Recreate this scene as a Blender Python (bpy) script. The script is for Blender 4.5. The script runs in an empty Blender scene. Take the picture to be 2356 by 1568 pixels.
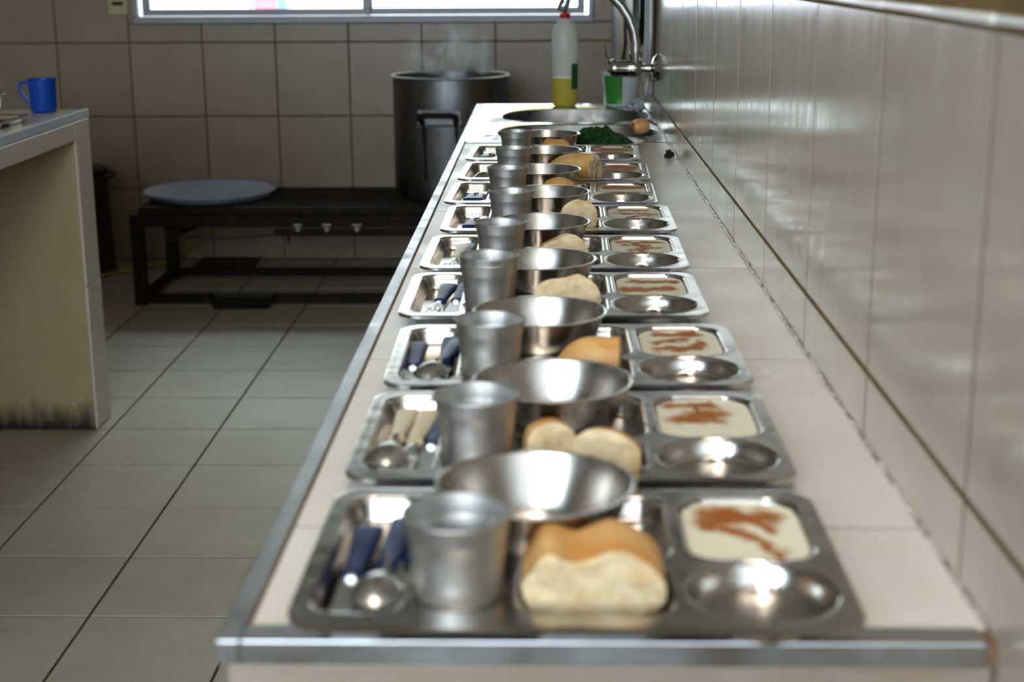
import bpy, math, random
from mathutils import Matrix, Vector, noise
R = random.Random(7)
S = bpy.context.scene
C = S.collection

# ------------------------------------------------------------ camera
HC = 0.843                 # worktop height
CAMZ = 1.24062
cam_d = bpy.data.cameras.new('camera'); cam = bpy.data.objects.new('camera', cam_d); C.objects.link(cam)
cam_d.sensor_width = 36.0; cam_d.lens = 52.297; cam_d.clip_start = 0.02; cam_d.clip_end = 200
Rt = Vector((0.99972212, 0.02284374, -0.00581733)); Up = Vector((-3.6473e-05, 0.24828, 0.968688)); Fw = Vector((-0.02357279, 0.9684189, -0.24821191))
cam.matrix_world = Matrix(((Rt.x, Up.x, -Fw.x, 0), (Rt.y, Up.y, -Fw.y, 0), (Rt.z, Up.z, -Fw.z, CAMZ), (0, 0, 0, 1)))
cam_d.dof.use_dof = True; cam_d.dof.focus_distance = 2.35; cam_d.dof.aperture_fstop = 5.8
S.camera = cam
# ------------------------------------------------------------ world, exposure, window portals
S.view_settings.view_transform = 'Standard'; S.view_settings.look = 'None'
S.view_settings.exposure = 0.25; S.view_settings.gamma = 1.0; S.view_settings.use_curve_mapping = False
W = bpy.data.worlds.new('world'); S.world = W; W.use_nodes = True
bg = W.node_tree.nodes['Background']; bg.inputs[0].default_value = (0.80, 0.90, 1.0, 1); bg.inputs[1].default_value = 12.0
cy = S.cycles
cy.max_bounces = 6; cy.diffuse_bounces = 3; cy.glossy_bounces = 4; cy.transmission_bounces = 4; cy.transparent_max_bounces = 8; cy.use_adaptive_sampling = True; cy.adaptive_threshold = 0.045; cy.volume_bounces = 1
cy.caustics_reflective = False; cy.caustics_refractive = False; cy.sample_clamp_indirect = 5.0; cy.blur_glossy = 0.6
WIN1 = (-1.708, 0.19, 0.992, 2.15)          # window in the far wall
WIN2 = (-2.30, 0.16, 1.00, 2.30)           # window behind the photographer
YB, YF, XL, XR, ZC = 6.26, -1.10, -3.3, 0.27, 2.85
LAMP = 8.2                                 # glow of the ceiling lamp's diffuser
def portal(name, loc, sx, sy, rot):
    l = bpy.data.lights.new(name, 'AREA'); l.shape = 'RECTANGLE'; l.size = sx; l.size_y = sy; l.cycles.is_portal = True
    o = bpy.data.objects.new(name, l); C.objects.link(o); o.location = loc; o.rotation_euler = rot
portal('daylight_portal', ((WIN1[0]+WIN1[1])/2, YB+0.16, (WIN1[2]+WIN1[3])/2), WIN1[1]-WIN1[0], WIN1[3]-WIN1[2], (-math.pi/2, 0, 0))
portal('daylight_portal', ((WIN2[0]+WIN2[1])/2, YF-0.16, (WIN2[2]+WIN2[3])/2), WIN2[1]-WIN2[0], WIN2[3]-WIN2[2], (math.pi/2, 0, 0))

# ------------------------------------------------------------ materials
def mat(name, col, rough=0.5, metal=0.0, var=None, vscale=6.0, bump=0.0, bscale=30.0, bstretch=(1, 1, 1), rvar=0.0, trans=0.0, spec=0.5, tint=0.0, coat=0.0):
    m = bpy.data.materials.new(name); m.use_nodes = True
    nt = m.node_tree; b = nt.nodes['Principled BSDF']
    b.inputs['Base Color'].default_value = (*col, 1); b.inputs['Roughness'].default_value = rough; b.inputs['Metallic'].default_value = metal
    b.inputs['Transmission Weight'].default_value = trans; b.inputs['Specular IOR Level'].default_value = spec
    b.inputs['Coat Weight'].default_value = coat; b.inputs['Coat Roughness'].default_value = 0.08
    N = nt.nodes.new; L = nt.links.new
    tc = N('ShaderNodeTexCoord'); oi = N('ShaderNodeObjectInfo')
    sc = N('ShaderNodeVectorMath'); sc.operation = 'SCALE'; sc.inputs[0].default_value = (37, 53, 71); L(oi.outputs['Random'], sc.inputs['Scale'])
    ad = N('ShaderNodeVectorMath'); ad.operation = 'ADD'; L(tc.outputs['Object'], ad.inputs[0]); L(sc.outputs[0], ad.inputs[1])
    csock = None
    if var:
        n = N('ShaderNodeTexNoise'); n.inputs['Scale'].default_value = vscale; n.inputs['Detail'].default_value = 5; n.inputs['Roughness'].default_value = 0.62
        L(ad.outputs[0], n.inputs['Vector'])
        rp = N('ShaderNodeMapRange'); rp.inputs['From Min'].default_value = 0.38; rp.inputs['From Max'].default_value = 0.68; L(n.outputs['Fac'], rp.inputs['Value'])
        mx = N('ShaderNodeMix'); mx.data_type = 'RGBA'; mx.inputs['A'].default_value = (*col, 1); mx.inputs['B'].default_value = (*var, 1)
        L(rp.outputs[0], mx.inputs['Factor']); csock = mx.outputs['Result']
    if tint:
        hs = N('ShaderNodeHueSaturation'); 
        mr = N('ShaderNodeMapRange'); mr.inputs['To Min'].default_value = 1 - tint; mr.inputs['To Max'].default_value = 1 + tint
        L(oi.outputs['Random'], mr.inputs['Value']); L(mr.outputs[0], hs.inputs['Value'])
        if csock: L(csock, hs.inputs['Color'])
        else: hs.inputs['Color'].default_value = (*col, 1)
        csock = hs.outputs['Color']
    if csock: L(csock, b.inputs['Base Color'])
    if bump or rvar:
        mp = N('ShaderNodeVectorMath'); mp.operation = 'MULTIPLY'; mp.inputs[1].default_value = bstretch; L(ad.outputs[0], mp.inputs[0])
        n2 = N('ShaderNodeTexNoise'); n2.inputs['Scale'].default_value = bscale; n2.inputs['Detail'].default_value = 3; L(mp.outputs[0], n2.inputs['Vector'])
        if bump:
            bp = N('ShaderNodeBump'); bp.inputs['Strength'].default_value = bump; bp.inputs['Distance'].default_value = 0.002
            L(n2.outputs['Fac'], bp.inputs['Height']); L(bp.outputs[0], b.inputs['Normal'])
        if rvar:
            m2 = N('ShaderNodeMapRange'); m2.inputs['To Min'].default_value = max(0.02, rough - rvar); m2.inputs['To Max'].default_value = rough + rvar
            m2.inputs['From Min'].default_value = 0.3; m2.inputs['From Max'].default_value = 0.7
            L(n2.outputs['Fac'], m2.inputs['Value']); L(m2.outputs[0], b.inputs['Roughness'])
    return m
M = {}
M['wall_tile'] = mat('beige_glazed_wall_tile', (0.59, 0.515, 0.425), 0.16, var=(0.545, 0.465, 0.38), vscale=9, bump=0.05, bscale=14, bstretch=(3.5, .35, 1), rvar=0.05, tint=0.03)
M['edge_glint'] = mat('white_tile_edge_glint', (0.80, 0.80, 0.76), 0.15, var=(0.74, 0.73, 0.68), vscale=10)  # white colour stands in for light caught on bevelled tile edges
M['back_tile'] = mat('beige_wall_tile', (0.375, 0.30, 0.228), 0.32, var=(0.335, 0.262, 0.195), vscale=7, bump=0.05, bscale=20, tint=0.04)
M['top_tile'] = mat('cream_worktop_tile', (0.82, 0.77, 0.70), 0.33, var=(0.77, 0.69, 0.605), vscale=11, bump=0.05, bscale=9, rvar=0.06, spec=0.32)
M['floor_tile'] = mat('greige_floor_tile', (0.43, 0.385, 0.315), 0.54, var=(0.37, 0.32, 0.25), vscale=5, bump=0.08, bscale=45, rvar=0.06, spec=1.0, tint=0.05)
M['pier_tile'] = mat('pinkish_beige_tile', (0.74, 0.665, 0.605), 0.3, var=(0.69, 0.60, 0.53), vscale=8, tint=0.03)
M['apron_tile'] = mat('dull_beige_front_tile', (0.34, 0.28, 0.215), 0.4, var=(0.29, 0.225, 0.16), vscale=9)
M['grout'] = mat('ochre_grout', (0.20, 0.135, 0.055), 0.9, spec=0.1, var=(0.14, 0.09, 0.038), vscale=12)
M['floor_grout'] = mat('dark_floor_grout', (0.045, 0.04, 0.034), 0.9, var=(0.075, 0.065, 0.05), vscale=20)
M['top_grout'] = mat('brown_worktop_grout', (0.15, 0.095, 0.055), 0.9, spec=0.1, var=(0.24, 0.17, 0.11), vscale=14)
M['paint'] = mat('cream_plaster', (0.38, 0.345, 0.29), 0.8, var=(0.34, 0.31, 0.255), vscale=3)
M['yellow_paint'] = mat('yellowed_wall_paint', (0.50, 0.42, 0.23), 0.6, var=(0.45, 0.37, 0.19), vscale=5, bump=0.15, bscale=60)
M['steel'] = mat('stainless_tray_steel', (0.56, 0.535, 0.505), 0.22, 1.0, bump=0.22, bscale=22, bstretch=(.7, 2.2, 1), rvar=0.05)
M['bowl_steel'] = mat('polished_bowl_steel', (0.53, 0.50, 0.465), 0.26, 1.0, bump=0.015, bscale=40, rvar=0.04)
M['cup_steel'] = mat('dull_aluminium_cup', (0.49, 0.48, 0.465), 0.48, 1.0, bump=0.06, bscale=60, bstretch=(2, 2, .2), rvar=0.07)
M['cutlery_steel'] = mat('cutlery_steel', (0.70, 0.68, 0.65), 0.3, 1.0, bump=.03, bscale=40)
M['chrome'] = mat('tap_chrome', (0.52, 0.52, 0.51), 0.14, 1.0, bump=0.03, bscale=60)
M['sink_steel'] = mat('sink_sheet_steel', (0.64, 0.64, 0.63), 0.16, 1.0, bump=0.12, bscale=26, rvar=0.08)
M['basin_steel'] = mat('dull_dark_basin_steel', (0.26, 0.245, 0.225), 0.42, 1.0, var=(0.16, 0.145, 0.13), vscale=14, rvar=0.08)  # darker, mottled and duller than the top sheet
M['trim_alu'] = mat('dented_aluminium_trim', (0.50, 0.51, 0.52), 0.38, 1.0, bump=0.5, bscale=18, rvar=0.09)
M['frame_alu'] = mat('window_aluminium', (0.36, 0.375, 0.40), 0.45, 0.2, bump=0.03, bscale=40)
M['pot_alu'] = mat('sooty_pot_aluminium', (0.27, 0.27, 0.28), 0.40, 1.0, var=(0.17, 0.165, 0.17), vscale=5, bump=0.06, bscale=50, bstretch=(1, 1, .25), rvar=0.07)
M['pot_rim'] = mat('pot_rim_aluminium', (0.42, 0.43, 0.46), 0.45, 1.0, bump=0.06, bscale=40)
M['disc_alu'] = mat('window_blue_aluminium_disc', (0.70, 0.79, 0.98), 0.36, 0.55, bump=0.15, bscale=18)  # blue in the base colour stands in for reflected window light
M['iron'] = mat('black_stove_iron', (0.010, 0.009, 0.008), 0.7, 0.0, spec=0.18, var=(0.028, 0.02, 0.015), vscale=18, bump=0.2, bscale=70)
M['black'] = mat('black_enamel', (0.008, 0.008, 0.008), 0.5, spec=0.25, var=(0.02, 0.017, 0.015), vscale=14)
M['soot'] = mat('soot_drip', (0.012, 0.009, 0.008), 0.6, var=(0.02, 0.016, 0.013), vscale=22)
M['drum'] = mat('dark_brown_drum_enamel', (0.022, 0.014, 0.010), 0.45, var=(0.04, 0.022, 0.014), vscale=6)
M['navy'] = mat('navy_cutlery_plastic', (0.006, 0.014, 0.060), 0.42, spec=0.25, var=(0.009, 0.022, 0.095), vscale=30)
M['cream_plastic'] = mat('cream_cutlery_plastic', (0.66, 0.56, 0.35), 0.38, var=(0.60, 0.49, 0.28), vscale=30)
M['grey_plastic'] = mat('grey_cutlery_plastic', (0.33, 0.31, 0.29), 0.4, var=(0.27, 0.26, 0.24), vscale=30)
M['cap_red'] = mat('red_cap_plastic', (0.55, 0.015, 0.025), 0.35, var=(0.45, 0.01, 0.02), vscale=20)
M['label_green'] = mat('dark_green_label', (0.012, 0.09, 0.03), 0.5, var=(0.01, 0.07, 0.025), vscale=20)
M['green_band'] = mat('green_print', (0.045, 0.26, 0.035), 0.4, var=(0.035, 0.20, 0.028), vscale=12)
M['tub_white'] = mat('milky_tub_plastic', (0.66, 0.68, 0.67), 0.3, var=(0.58, 0.60, 0.60), vscale=12)
M['white_paint'] = mat('bluish_white_gloss_paint', (0.62, 0.66, 0.76), 0.4, var=(0.56, 0.6, 0.7), vscale=4)
M['door_yellow'] = mat('ochre_door_paint', (0.40, 0.29, 0.12), 0.5, var=(0.34, 0.24, 0.09), vscale=5)
M['towel'] = mat('pale_grey_towel', (0.80, 0.81, 0.81), 0.9, var=(0.70, 0.71, 0.71), vscale=20, bump=0.6, bscale=200)
M['switch'] = mat('cream_switch_plastic', (0.60, 0.52, 0.30), 0.5, var=(0.55, 0.47, 0.26), vscale=15)
M['caulk'] = mat('chipped_white_caulk', (0.82, 0.80, 0.76), 0.35, var=(0.20, 0.13, 0.07), vscale=38)
M['crust'] = mat('bread_crust', (0.66, 0.30, 0.07), 0.5, var=(0.78, 0.50, 0.20), vscale=22, bump=0.25, bscale=120)
M['crumb'] = mat('bread_crumb', (0.80, 0.64, 0.40), 0.9, var=(0.62, 0.42, 0.20), vscale=85, bump=0.9, bscale=260)
M['onion'] = mat('onion_skin', (0.62, 0.27, 0.08), 0.38, var=(0.78, 0.52, 0.26), vscale=28)
M['onion_peel'] = mat('dry_onion_peel', (0.33, 0.10, 0.03), 0.5, var=(0.22, 0.06, 0.02), vscale=40)
M['onion_flesh'] = mat('onion_flesh', (0.76, 0.66, 0.45), 0.35, var=(0.70, 0.58, 0.34), vscale=30)
M['greens'] = mat('chopped_kale', (0.010, 0.040, 0.008), 0.6, var=(0.035, 0.105, 0.02), vscale=120)
M['wrapper'] = mat('dark_foil_wrapper', (0.010, 0.008, 0.008), 0.35, var=(0.05, 0.012, 0.012), vscale=90)
M['bag'] = mat('thin_clear_bag', (0.62, 0.68, 0.78), 0.25, var=(0.10, 0.11, 0.13), vscale=50)
M['yellow_hose'] = mat('yellow_gas_hose', (0.42, 0.30, 0.03), 0.5, var=(0.36, 0.25, 0.02), vscale=20)
M['rubber'] = mat('black_rubber', (0.012, 0.012, 0.013), 0.5, var=(0.02, 0.02, 0.02), vscale=20)
M['outside'] = mat('pale_outside_wall', (0.82, 0.82, 0.82), 0.9, var=(0.76, 0.74, 0.73), vscale=1.2)
M['paving'] = mat('pale_paving', (0.62, 0.60, 0.56), 0.9, var=(0.55, 0.53, 0.5), vscale=2)
M['leaf'] = mat('yellow_green_foliage', (0.30, 0.28, 0.09), 0.8, var=(0.20, 0.19, 0.05), vscale=4)
M['bark'] = mat('grey_bark', (0.15, 0.11, 0.08), 0.9, var=(0.1, 0.07, 0.05), vscale=9)
M['red_cloth'] = mat('red_banner', (0.72, 0.10, 0.16), 0.8, var=(0.66, 0.07, 0.12), vscale=8)
M['blue_cloth'] = mat('blue_banner', (0.10, 0.22, 0.60), 0.8, var=(0.08, 0.18, 0.54), vscale=8)

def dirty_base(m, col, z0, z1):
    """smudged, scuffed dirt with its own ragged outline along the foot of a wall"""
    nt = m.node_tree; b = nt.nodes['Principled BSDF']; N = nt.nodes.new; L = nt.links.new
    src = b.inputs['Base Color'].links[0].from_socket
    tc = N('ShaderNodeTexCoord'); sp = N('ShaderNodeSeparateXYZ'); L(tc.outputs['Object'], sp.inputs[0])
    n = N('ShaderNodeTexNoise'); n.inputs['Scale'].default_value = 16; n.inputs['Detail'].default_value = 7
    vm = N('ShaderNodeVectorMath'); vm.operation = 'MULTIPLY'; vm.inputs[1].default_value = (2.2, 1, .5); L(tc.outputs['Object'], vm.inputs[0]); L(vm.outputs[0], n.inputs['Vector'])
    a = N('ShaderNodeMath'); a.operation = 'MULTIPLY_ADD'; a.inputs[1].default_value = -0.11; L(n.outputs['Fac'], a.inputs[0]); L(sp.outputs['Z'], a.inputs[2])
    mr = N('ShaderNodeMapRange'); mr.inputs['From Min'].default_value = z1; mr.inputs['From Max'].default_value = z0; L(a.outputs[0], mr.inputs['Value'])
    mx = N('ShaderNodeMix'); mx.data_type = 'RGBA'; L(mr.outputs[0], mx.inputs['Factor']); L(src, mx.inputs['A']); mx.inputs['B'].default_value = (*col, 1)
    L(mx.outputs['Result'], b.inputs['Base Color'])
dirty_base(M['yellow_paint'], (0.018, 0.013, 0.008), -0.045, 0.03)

def translucent(name, col, mixt, alpha, rough=0.3):
    m = bpy.data.materials.new(name); m.use_nodes = True; nt = m.node_tree; N = nt.nodes.new; L = nt.links.new
    b = nt.nodes['Principled BSDF']; out = nt.nodes['Material Output']
    n = N('ShaderNodeTexNoise'); n.inputs['Scale'].default_value = 30
    mc = N('ShaderNodeMix'); mc.data_type = 'RGBA'; mc.inputs['A'].default_value = (*col, 1); mc.inputs['B'].default_value = (*[c*0.88 for c in col], 1); L(n.outputs['Fac'], mc.inputs['Factor'])
    L(mc.outputs['Result'], b.inputs['Base Color']); b.inputs['Roughness'].default_value = rough
    t = N('ShaderNodeBsdfTranslucent'); L(mc.outputs['Result'], t.inputs['Color'])
    m1 = N('ShaderNodeMixShader'); m1.inputs[0].default_value = mixt; L(b.outputs[0], m1.inputs[1]); L(t.outputs[0], m1.inputs[2])
    tr = N('ShaderNodeBsdfTransparent'); m2 = N('ShaderNodeMixShader'); m2.inputs[0].default_value = alpha; L(tr.outputs[0], m2.inputs[1]); L(m1.outputs[0], m2.inputs[2])
    L(m2.outputs[0], out.inputs[0]); return m
M['pet'] = translucent('milky_bottle_plastic', (0.90, 0.90, 0.88), 0.55, 0.62, 0.2)
M['pet_clear'] = translucent('clear_bottle_plastic', (0.85, 0.84, 0.7), 0.4, 0.12, 0.15)
M['soap'] = translucent('yellow_detergent', (0.80, 0.70, 0.02), 0.5, 0.95, 0.2)
M['mug_blue'] = translucent('blue_mug_plastic', (0.02, 0.13, 0.66), 0.5, 0.97, 0.3)
def glass():
    m = bpy.data.materials.new('window_glass'); m.use_nodes = True; nt = m.node_tree; N = nt.nodes.new; L = nt.links.new
    out = nt.nodes['Material Output']; nt.nodes.remove(nt.nodes['Principled BSDF'])
    t = N('ShaderNodeBsdfTransparent'); g = N('ShaderNodeBsdfGlossy'); g.inputs['Roughness'].default_value = 0.02
    n = N('ShaderNodeTexNoise'); n.inputs['Scale'].default_value = 3; cr = N('ShaderNodeMix'); cr.data_type = 'RGBA'
    cr.inputs['A'].default_value = (0.97, 0.98, 0.98, 1); cr.inputs['B'].default_value = (0.93, 0.95, 0.95, 1); L(n.outputs['Fac'], cr.inputs['Factor']); L(cr.outputs['Result'], t.inputs[0])
    fr = N('ShaderNodeFresnel'); fr.inputs[0].default_value = 1.45; mx = N('ShaderNodeMixShader'); L(fr.outputs[0], mx.inputs[0]); L(t.outputs[0], mx.inputs[1]); L(g.outputs[0], mx.inputs[2])
    L(mx.outputs[0], out.inputs[0]); return m
M['glass'] = glass()
def pudding_mat():
    m = bpy.data.materials.new('milk_pudding_with_cinnamon'); m.use_nodes = True; nt = m.node_tree; N = nt.nodes.new; L = nt.links.new
    b = nt.nodes['Principled BSDF']; at = N('ShaderNodeAttribute'); at.attribute_name = 'cinnamon'
    n = N('ShaderNodeTexNoise'); n.inputs['Scale'].default_value = 420; n.inputs['Detail'].default_value = 3
    tc = N('ShaderNodeTexCoord'); L(tc.outputs['Object'], n.inputs['Vector'])
    a = N('ShaderNodeMath'); a.operation = 'MULTIPLY_ADD'; a.inputs[1].default_value = 0.5; L(n.outputs['Fac'], a.inputs[0]); L(at.outputs['Fac'], a.inputs[2])
    mr = N('ShaderNodeMapRange'); mr.inputs['From Min'].default_value = 0.42; mr.inputs['From Max'].default_value = 1.02; L(a.outputs[0], mr.inputs['Value'])
    mx = N('ShaderNodeMix'); mx.data_type = 'RGBA'; mx.inputs['A'].default_value = (0.90, 0.85, 0.65, 1); mx.inputs['B'].default_value = (0.40, 0.125, 0.018, 1); L(mr.outputs[0], mx.inputs['Factor'])
    L(mx.outputs['Result'], b.inputs['Base Color']); b.inputs['Roughness'].default_value = 0.5; b.inputs['Specular IOR Level'].default_value = 0.08
    b.inputs['Subsurface Weight'].default_value = 0.0
    return m
M['pudding'] = pudding_mat()

# ------------------------------------------------------------ mesh helpers
class MB:
    def __init__(s): s.v = []; s.f = []
    def box(s, x0, x1, y0, y1, z0, z1):
        b = len(s.v); s.v += [(x, y, z) for z in (z0, z1) for y in (y0, y1) for x in (x0, x1)]
        s.f += [tuple(b+i for i in q) for q in ((0, 2, 3, 1), (4, 5, 7, 6), (0, 1, 5, 4), (2, 6, 7, 3), (0, 4, 6, 2), (1, 3, 7, 5))]; return s
    def lathe(s, prof, seg=48, c=(0, 0, 0), axis='z', cap0=False, cap1=False, sy=1.0):
        b = len(s.v); n = len(prof)
        for i in range(seg):
            a = 2*math.pi*i/seg
            for r, h in prof:
                p = (r*math.cos(a), r*sy*math.sin(a), h)
                if axis == 'x': p = (p[2], p[0], p[1])
                elif axis == 'y': p = (p[1], p[2], p[0])
                s.v.append((p[0]+c[0], p[1]+c[1], p[2]+c[2]))
        for i in range(seg):
            j = (i+1) % seg
            for k in range(n-1): s.f.append((b+i*n+k, b+j*n+k, b+j*n+k+1, b+i*n+k+1))
        if cap0: s.f.append(tuple(b+i*n for i in reversed(range(seg))))
        if cap1: s.f.append(tuple(b+i*n+n-1 for i in range(seg)))
        return s
    def tube(s, path, r, seg=12, caps=True, flat=1.0):
        b = len(s.v); P = [Vector(p) for p in path]; n = len(P)
        rr = r if isinstance(r, (list, tuple)) else [r]*n
        up = Vector((0, 0, 1)); prev = None
        for i in range(n):
            t = (P[min(i+1, n-1)]-P[max(i-1, 0)]).normalized()
            if prev is None: u = t.cross(up); u = t.cross(Vector((1, 0, 0))) if u.length < 1e-3 else u
            else: u = prev - t*prev.dot(t)
            u.normalize(); w = t.cross(u); prev = u
            for k in range(seg):
                a = 2*math.pi*k/seg; s.v.append(tuple(P[i]+u*(rr[i]*math.cos(a))+w*(rr[i]*flat*math.sin(a))))
        for i in range(n-1):
            for k in range(seg):
                l = (k+1) % seg; s.f.append((b+i*seg+k, b+i*seg+l, b+(i+1)*seg+l, b+(i+1)*seg+k))
        if caps: s.f.append(tuple(b+k for k in reversed(range(seg)))); s.f.append(tuple(b+(n-1)*seg+k for k in range(seg)))
        return s
    def mesh(s, name, smooth=True, ang=40):
        me = bpy.data.meshes.new(name); me.from_pydata(s.v, [], s.f); me.update()
        import bmesh
        bm = bmesh.new(); bm.from_mesh(me); bmesh.ops.recalc_face_normals(bm, faces=bm.faces); bm.to_mesh(me); bm.free()
        if smooth:
            me.polygons.foreach_set('use_smooth', [True]*len(me.polygons)); me.set_sharp_from_angle(angle=math.radians(ang))
        return me
    def build(s, name, m, parent=None, smooth=True, ang=40, bevel=0.0):
        return obj(name, s.mesh(name, smooth, ang), m, parent, bevel)
def obj(name, me, m, parent=None, bevel=0.0):
    o = bpy.data.objects.new(name, me); C.objects.link(o); o.parent = parent
    if m and not me.materials: me.materials.append(M[m] if isinstance(m, str) else m)
    if bevel:
        bv = o.modifiers.new('bevel', 'BEVEL'); bv.width = bevel; bv.segments = 2; bv.limit_method = 'ANGLE'
    return o
def tag(o, label, cat, group=None, kind=None):
    o['label'] = label
    if cat: o['category'] = cat
    if group: o['group'] = group
    if kind: o['kind'] = kind
    return o
def thing(name, label, cat, loc=(0, 0, 0), rz=0.0, group=None):
    o = bpy.data.objects.new(name, None); C.objects.link(o); o.location = loc; o.rotation_euler = (0, 0, rz); o.empty_display_size = 0.02
    return tag(o, label, cat, group)
def struct(o): o['kind'] = 'structure'; return o
def dup(o, parent=None):
    c = o.copy(); C.objects.link(c); c.parent = parent
    for ch in list(o.children): dup(ch, c)
    return c

# ------------------------------------------------------------ tiles as separate pieces
_tc = {}
def tile_mesh(w, h, t=0.007, ch=0.0016):
    k = (round(w, 4), round(h, 4), t, ch)
    if k not in _tc:
        a, b = w/2, h/2; v = []
        for (i, z) in ((0, 0), (0, t-ch), (ch*0.3, t-ch*0.3), (ch, t)):
            v += [(-a+i, -b+i, z), (a-i, -b+i, z), (a-i, b-i, z), (-a+i, b-i, z)]
        f = []
        for r in range(3):
            for q in range(4): f.append((r*4+q, r*4+(q+1) % 4, r*4+4+(q+1) % 4, r*4+4+q))
        f.append((12, 13, 14, 15))
        me = bpy.data.meshes.new('tile'); me.from_pydata(v, [], f); me.update()
        _tc[k] = me
    return _tc[k]
AX = {'floor': (Vector((1, 0, 0)), Vector((0, 1, 0)), Vector((0, 0, 1))), 'right': (Vector((0, -1, 0)), Vector((0, 0, 1)), Vector((-1, 0, 0))),
      'back': (Vector((1, 0, 0)), Vector((0, 0, 1)), Vector((0, -1, 0))), 'left': (Vector((0, 1, 0)), Vector((0, 0, 1)), Vector((1, 0, 0)))}
def tile(parent, side, a0, a1, b0, b1, lev, m, g=0.004, t=0.007, ch=0.0016, w=.0016):
    """a, b: extent along the two in-plane world axes; lev: level of the tile's underside"""
    if a1-a0 < 0.012 or b1-b0 < 0.012: return
    u, v, n = AX[side]; me = tile_mesh(a1-a0-g, b1-b0-g, t, ch)
    ca, cb = (a0+a1)/2, (b0+b1)/2
    if side == 'floor': p = (ca, cb, lev)
    elif side == 'back': p = (ca, lev, cb)
    else: p = (lev, ca, cb)
    # tiny uneven setting
    e = Matrix.Rotation(R.uniform(-w, w), 4, 'X') @ Matrix.Rotation(R.uniform(-w, w), 4, 'Y')
    if not me.materials: me.materials.append(M[m])
    o = bpy.data.objects.new('tile', me); C.objects.link(o); o.parent = parent
    if me.materials[0] != M[m]: o.material_slots[0].link = 'OBJECT'; o.material_slots[0].material = M[m]
    o.matrix_local = Matrix(((u.x, v.x, n.x, p[0]), (u.y, v.y, n.y, p[1]), (u.z, v.z, n.z, p[2]), (0, 0, 0, 1))) @ e
    return o
def lines(start, step, lo, hi):
    k = math.ceil((lo-start)/step - 1e-6); out = [lo]
    while start+k*step < hi-1e-6:
        if start+k*step > lo+1e-6: out.append(start+k*step)
        k += 1
    return out+[hi]

# ------------------------------------------------------------ the room
TS = 0.30471
T0 = 0.007
fl = struct(MB().box(XL, XR+.3, YF-.1, YB+.2, -0.12, -0.0022).build('floor', 'floor_grout', smooth=False))
fxs, fys = lines(-1.19742, .30, -2.70, -0.1), lines(3.86952, .30, 1.47, YB-0.002)
for i in range(len(fxs)-1):
    for j in range(len(fys)-1): tile(fl, 'floor', fxs[i], fxs[i+1], fys[j], fys[j+1], -T0, 'floor_tile', g=0.006, t=T0, ch=0.0012)
# plain floor screed where no tile can be seen
for (x0, x1, y0, y1) in ((XL, -2.70, YF, YB), (-2.70, XR, YF, 1.47), (-0.1, XR, 1.47, YB)):
    o = MB().box(x0, x1, y0, y1, -0.01, 0.0).build('floor_screed', 'floor_tile', fl, smooth=False)

# far wall with the window opening
x0, x1, z0, z1 = WIN1
wb = MB()
for q in ((XL, XR+.3, 0, z0), (XL, x0, z0, z1), (x1, XR+.3, z0, z1), (XL, XR+.3, z1, ZC)): wb.box(q[0], q[1], YB+T0-.002, YB+.15, q[2], q[3])
wb = struct(wb.build('wall_back', 'grout', smooth=False))
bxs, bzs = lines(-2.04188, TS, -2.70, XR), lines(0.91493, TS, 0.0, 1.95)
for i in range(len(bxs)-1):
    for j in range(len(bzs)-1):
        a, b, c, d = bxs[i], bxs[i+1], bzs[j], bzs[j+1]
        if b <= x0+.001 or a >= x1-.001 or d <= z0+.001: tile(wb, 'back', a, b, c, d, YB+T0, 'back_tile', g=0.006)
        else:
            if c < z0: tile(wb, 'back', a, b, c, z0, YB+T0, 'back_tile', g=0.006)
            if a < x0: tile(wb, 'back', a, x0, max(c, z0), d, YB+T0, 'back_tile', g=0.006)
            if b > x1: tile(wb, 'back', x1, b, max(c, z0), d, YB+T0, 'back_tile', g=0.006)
# right wall
wr = struct(MB().box(XR+.0004, XR+.2, YF, YB+.15, 0, ZC).build('wall_right', 'grout', smooth=False))
rys, rzs = lines(0.91471, TS, -0.9, 4.70), [0.2919, 0.5966, 0.9013, 1.1995, 1.2085, 1.5107]
for i in range(len(rys)-1):
    for j in range(len(rzs)-1):
        if rzs[j+1] < 0.6 and rys[i] > 0.9: continue
        if j == 3: MB().box(-rys[i+1]+rys[i]+.003, -.003, 0, .0068, -.001, .0052).build('edge_glint', 'edge_glint', wr, bevel=.002).matrix_local = Matrix(((0, 0, -1, XR+.001), (-1, 0, 0, rys[i]), (0, 1, 0, 1.2005), (0, 0, 0, 1)))  # added white strips imitate the reflection along the tiles' top edges
        else: tile(wr, 'right', rys[i], rys[i+1], rzs[j]+(.007 if j == 4 else 0), rzs[j+1], XR+T0, 'wall_tile', g=0.0062, ch=0.0004, w=.0007)
MB().box(XR-.0004, XR+T0, YF, YB, 1.5127, 2.2).build('upper_tiling', 'wall_tile', wr, smooth=False)
# near wall behind the photographer, with its window opening
x0, x1, z0, z1 = WIN2
wf = MB()
for q in ((XL, XR+.2, 0, z0), (XL, x0, z0, z1), (x1, XR+.2, z0, z1), (XL, XR+.2, z1, ZC)): wf.box(q[0], q[1], YF-.15, YF, q[2], q[3])
struct(wf.build('wall_front', 'paint', smooth=False))
struct(MB().box(XL-.15, XL, YF-.15, YB+.15, 0, ZC).build('wall_left', 'paint', smooth=False))
struct(MB().box(XL-.15, XR+.2, YF-.15, YB+.15, ZC, ZC+.12).build('ceiling', 'paint', smooth=False))

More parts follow.
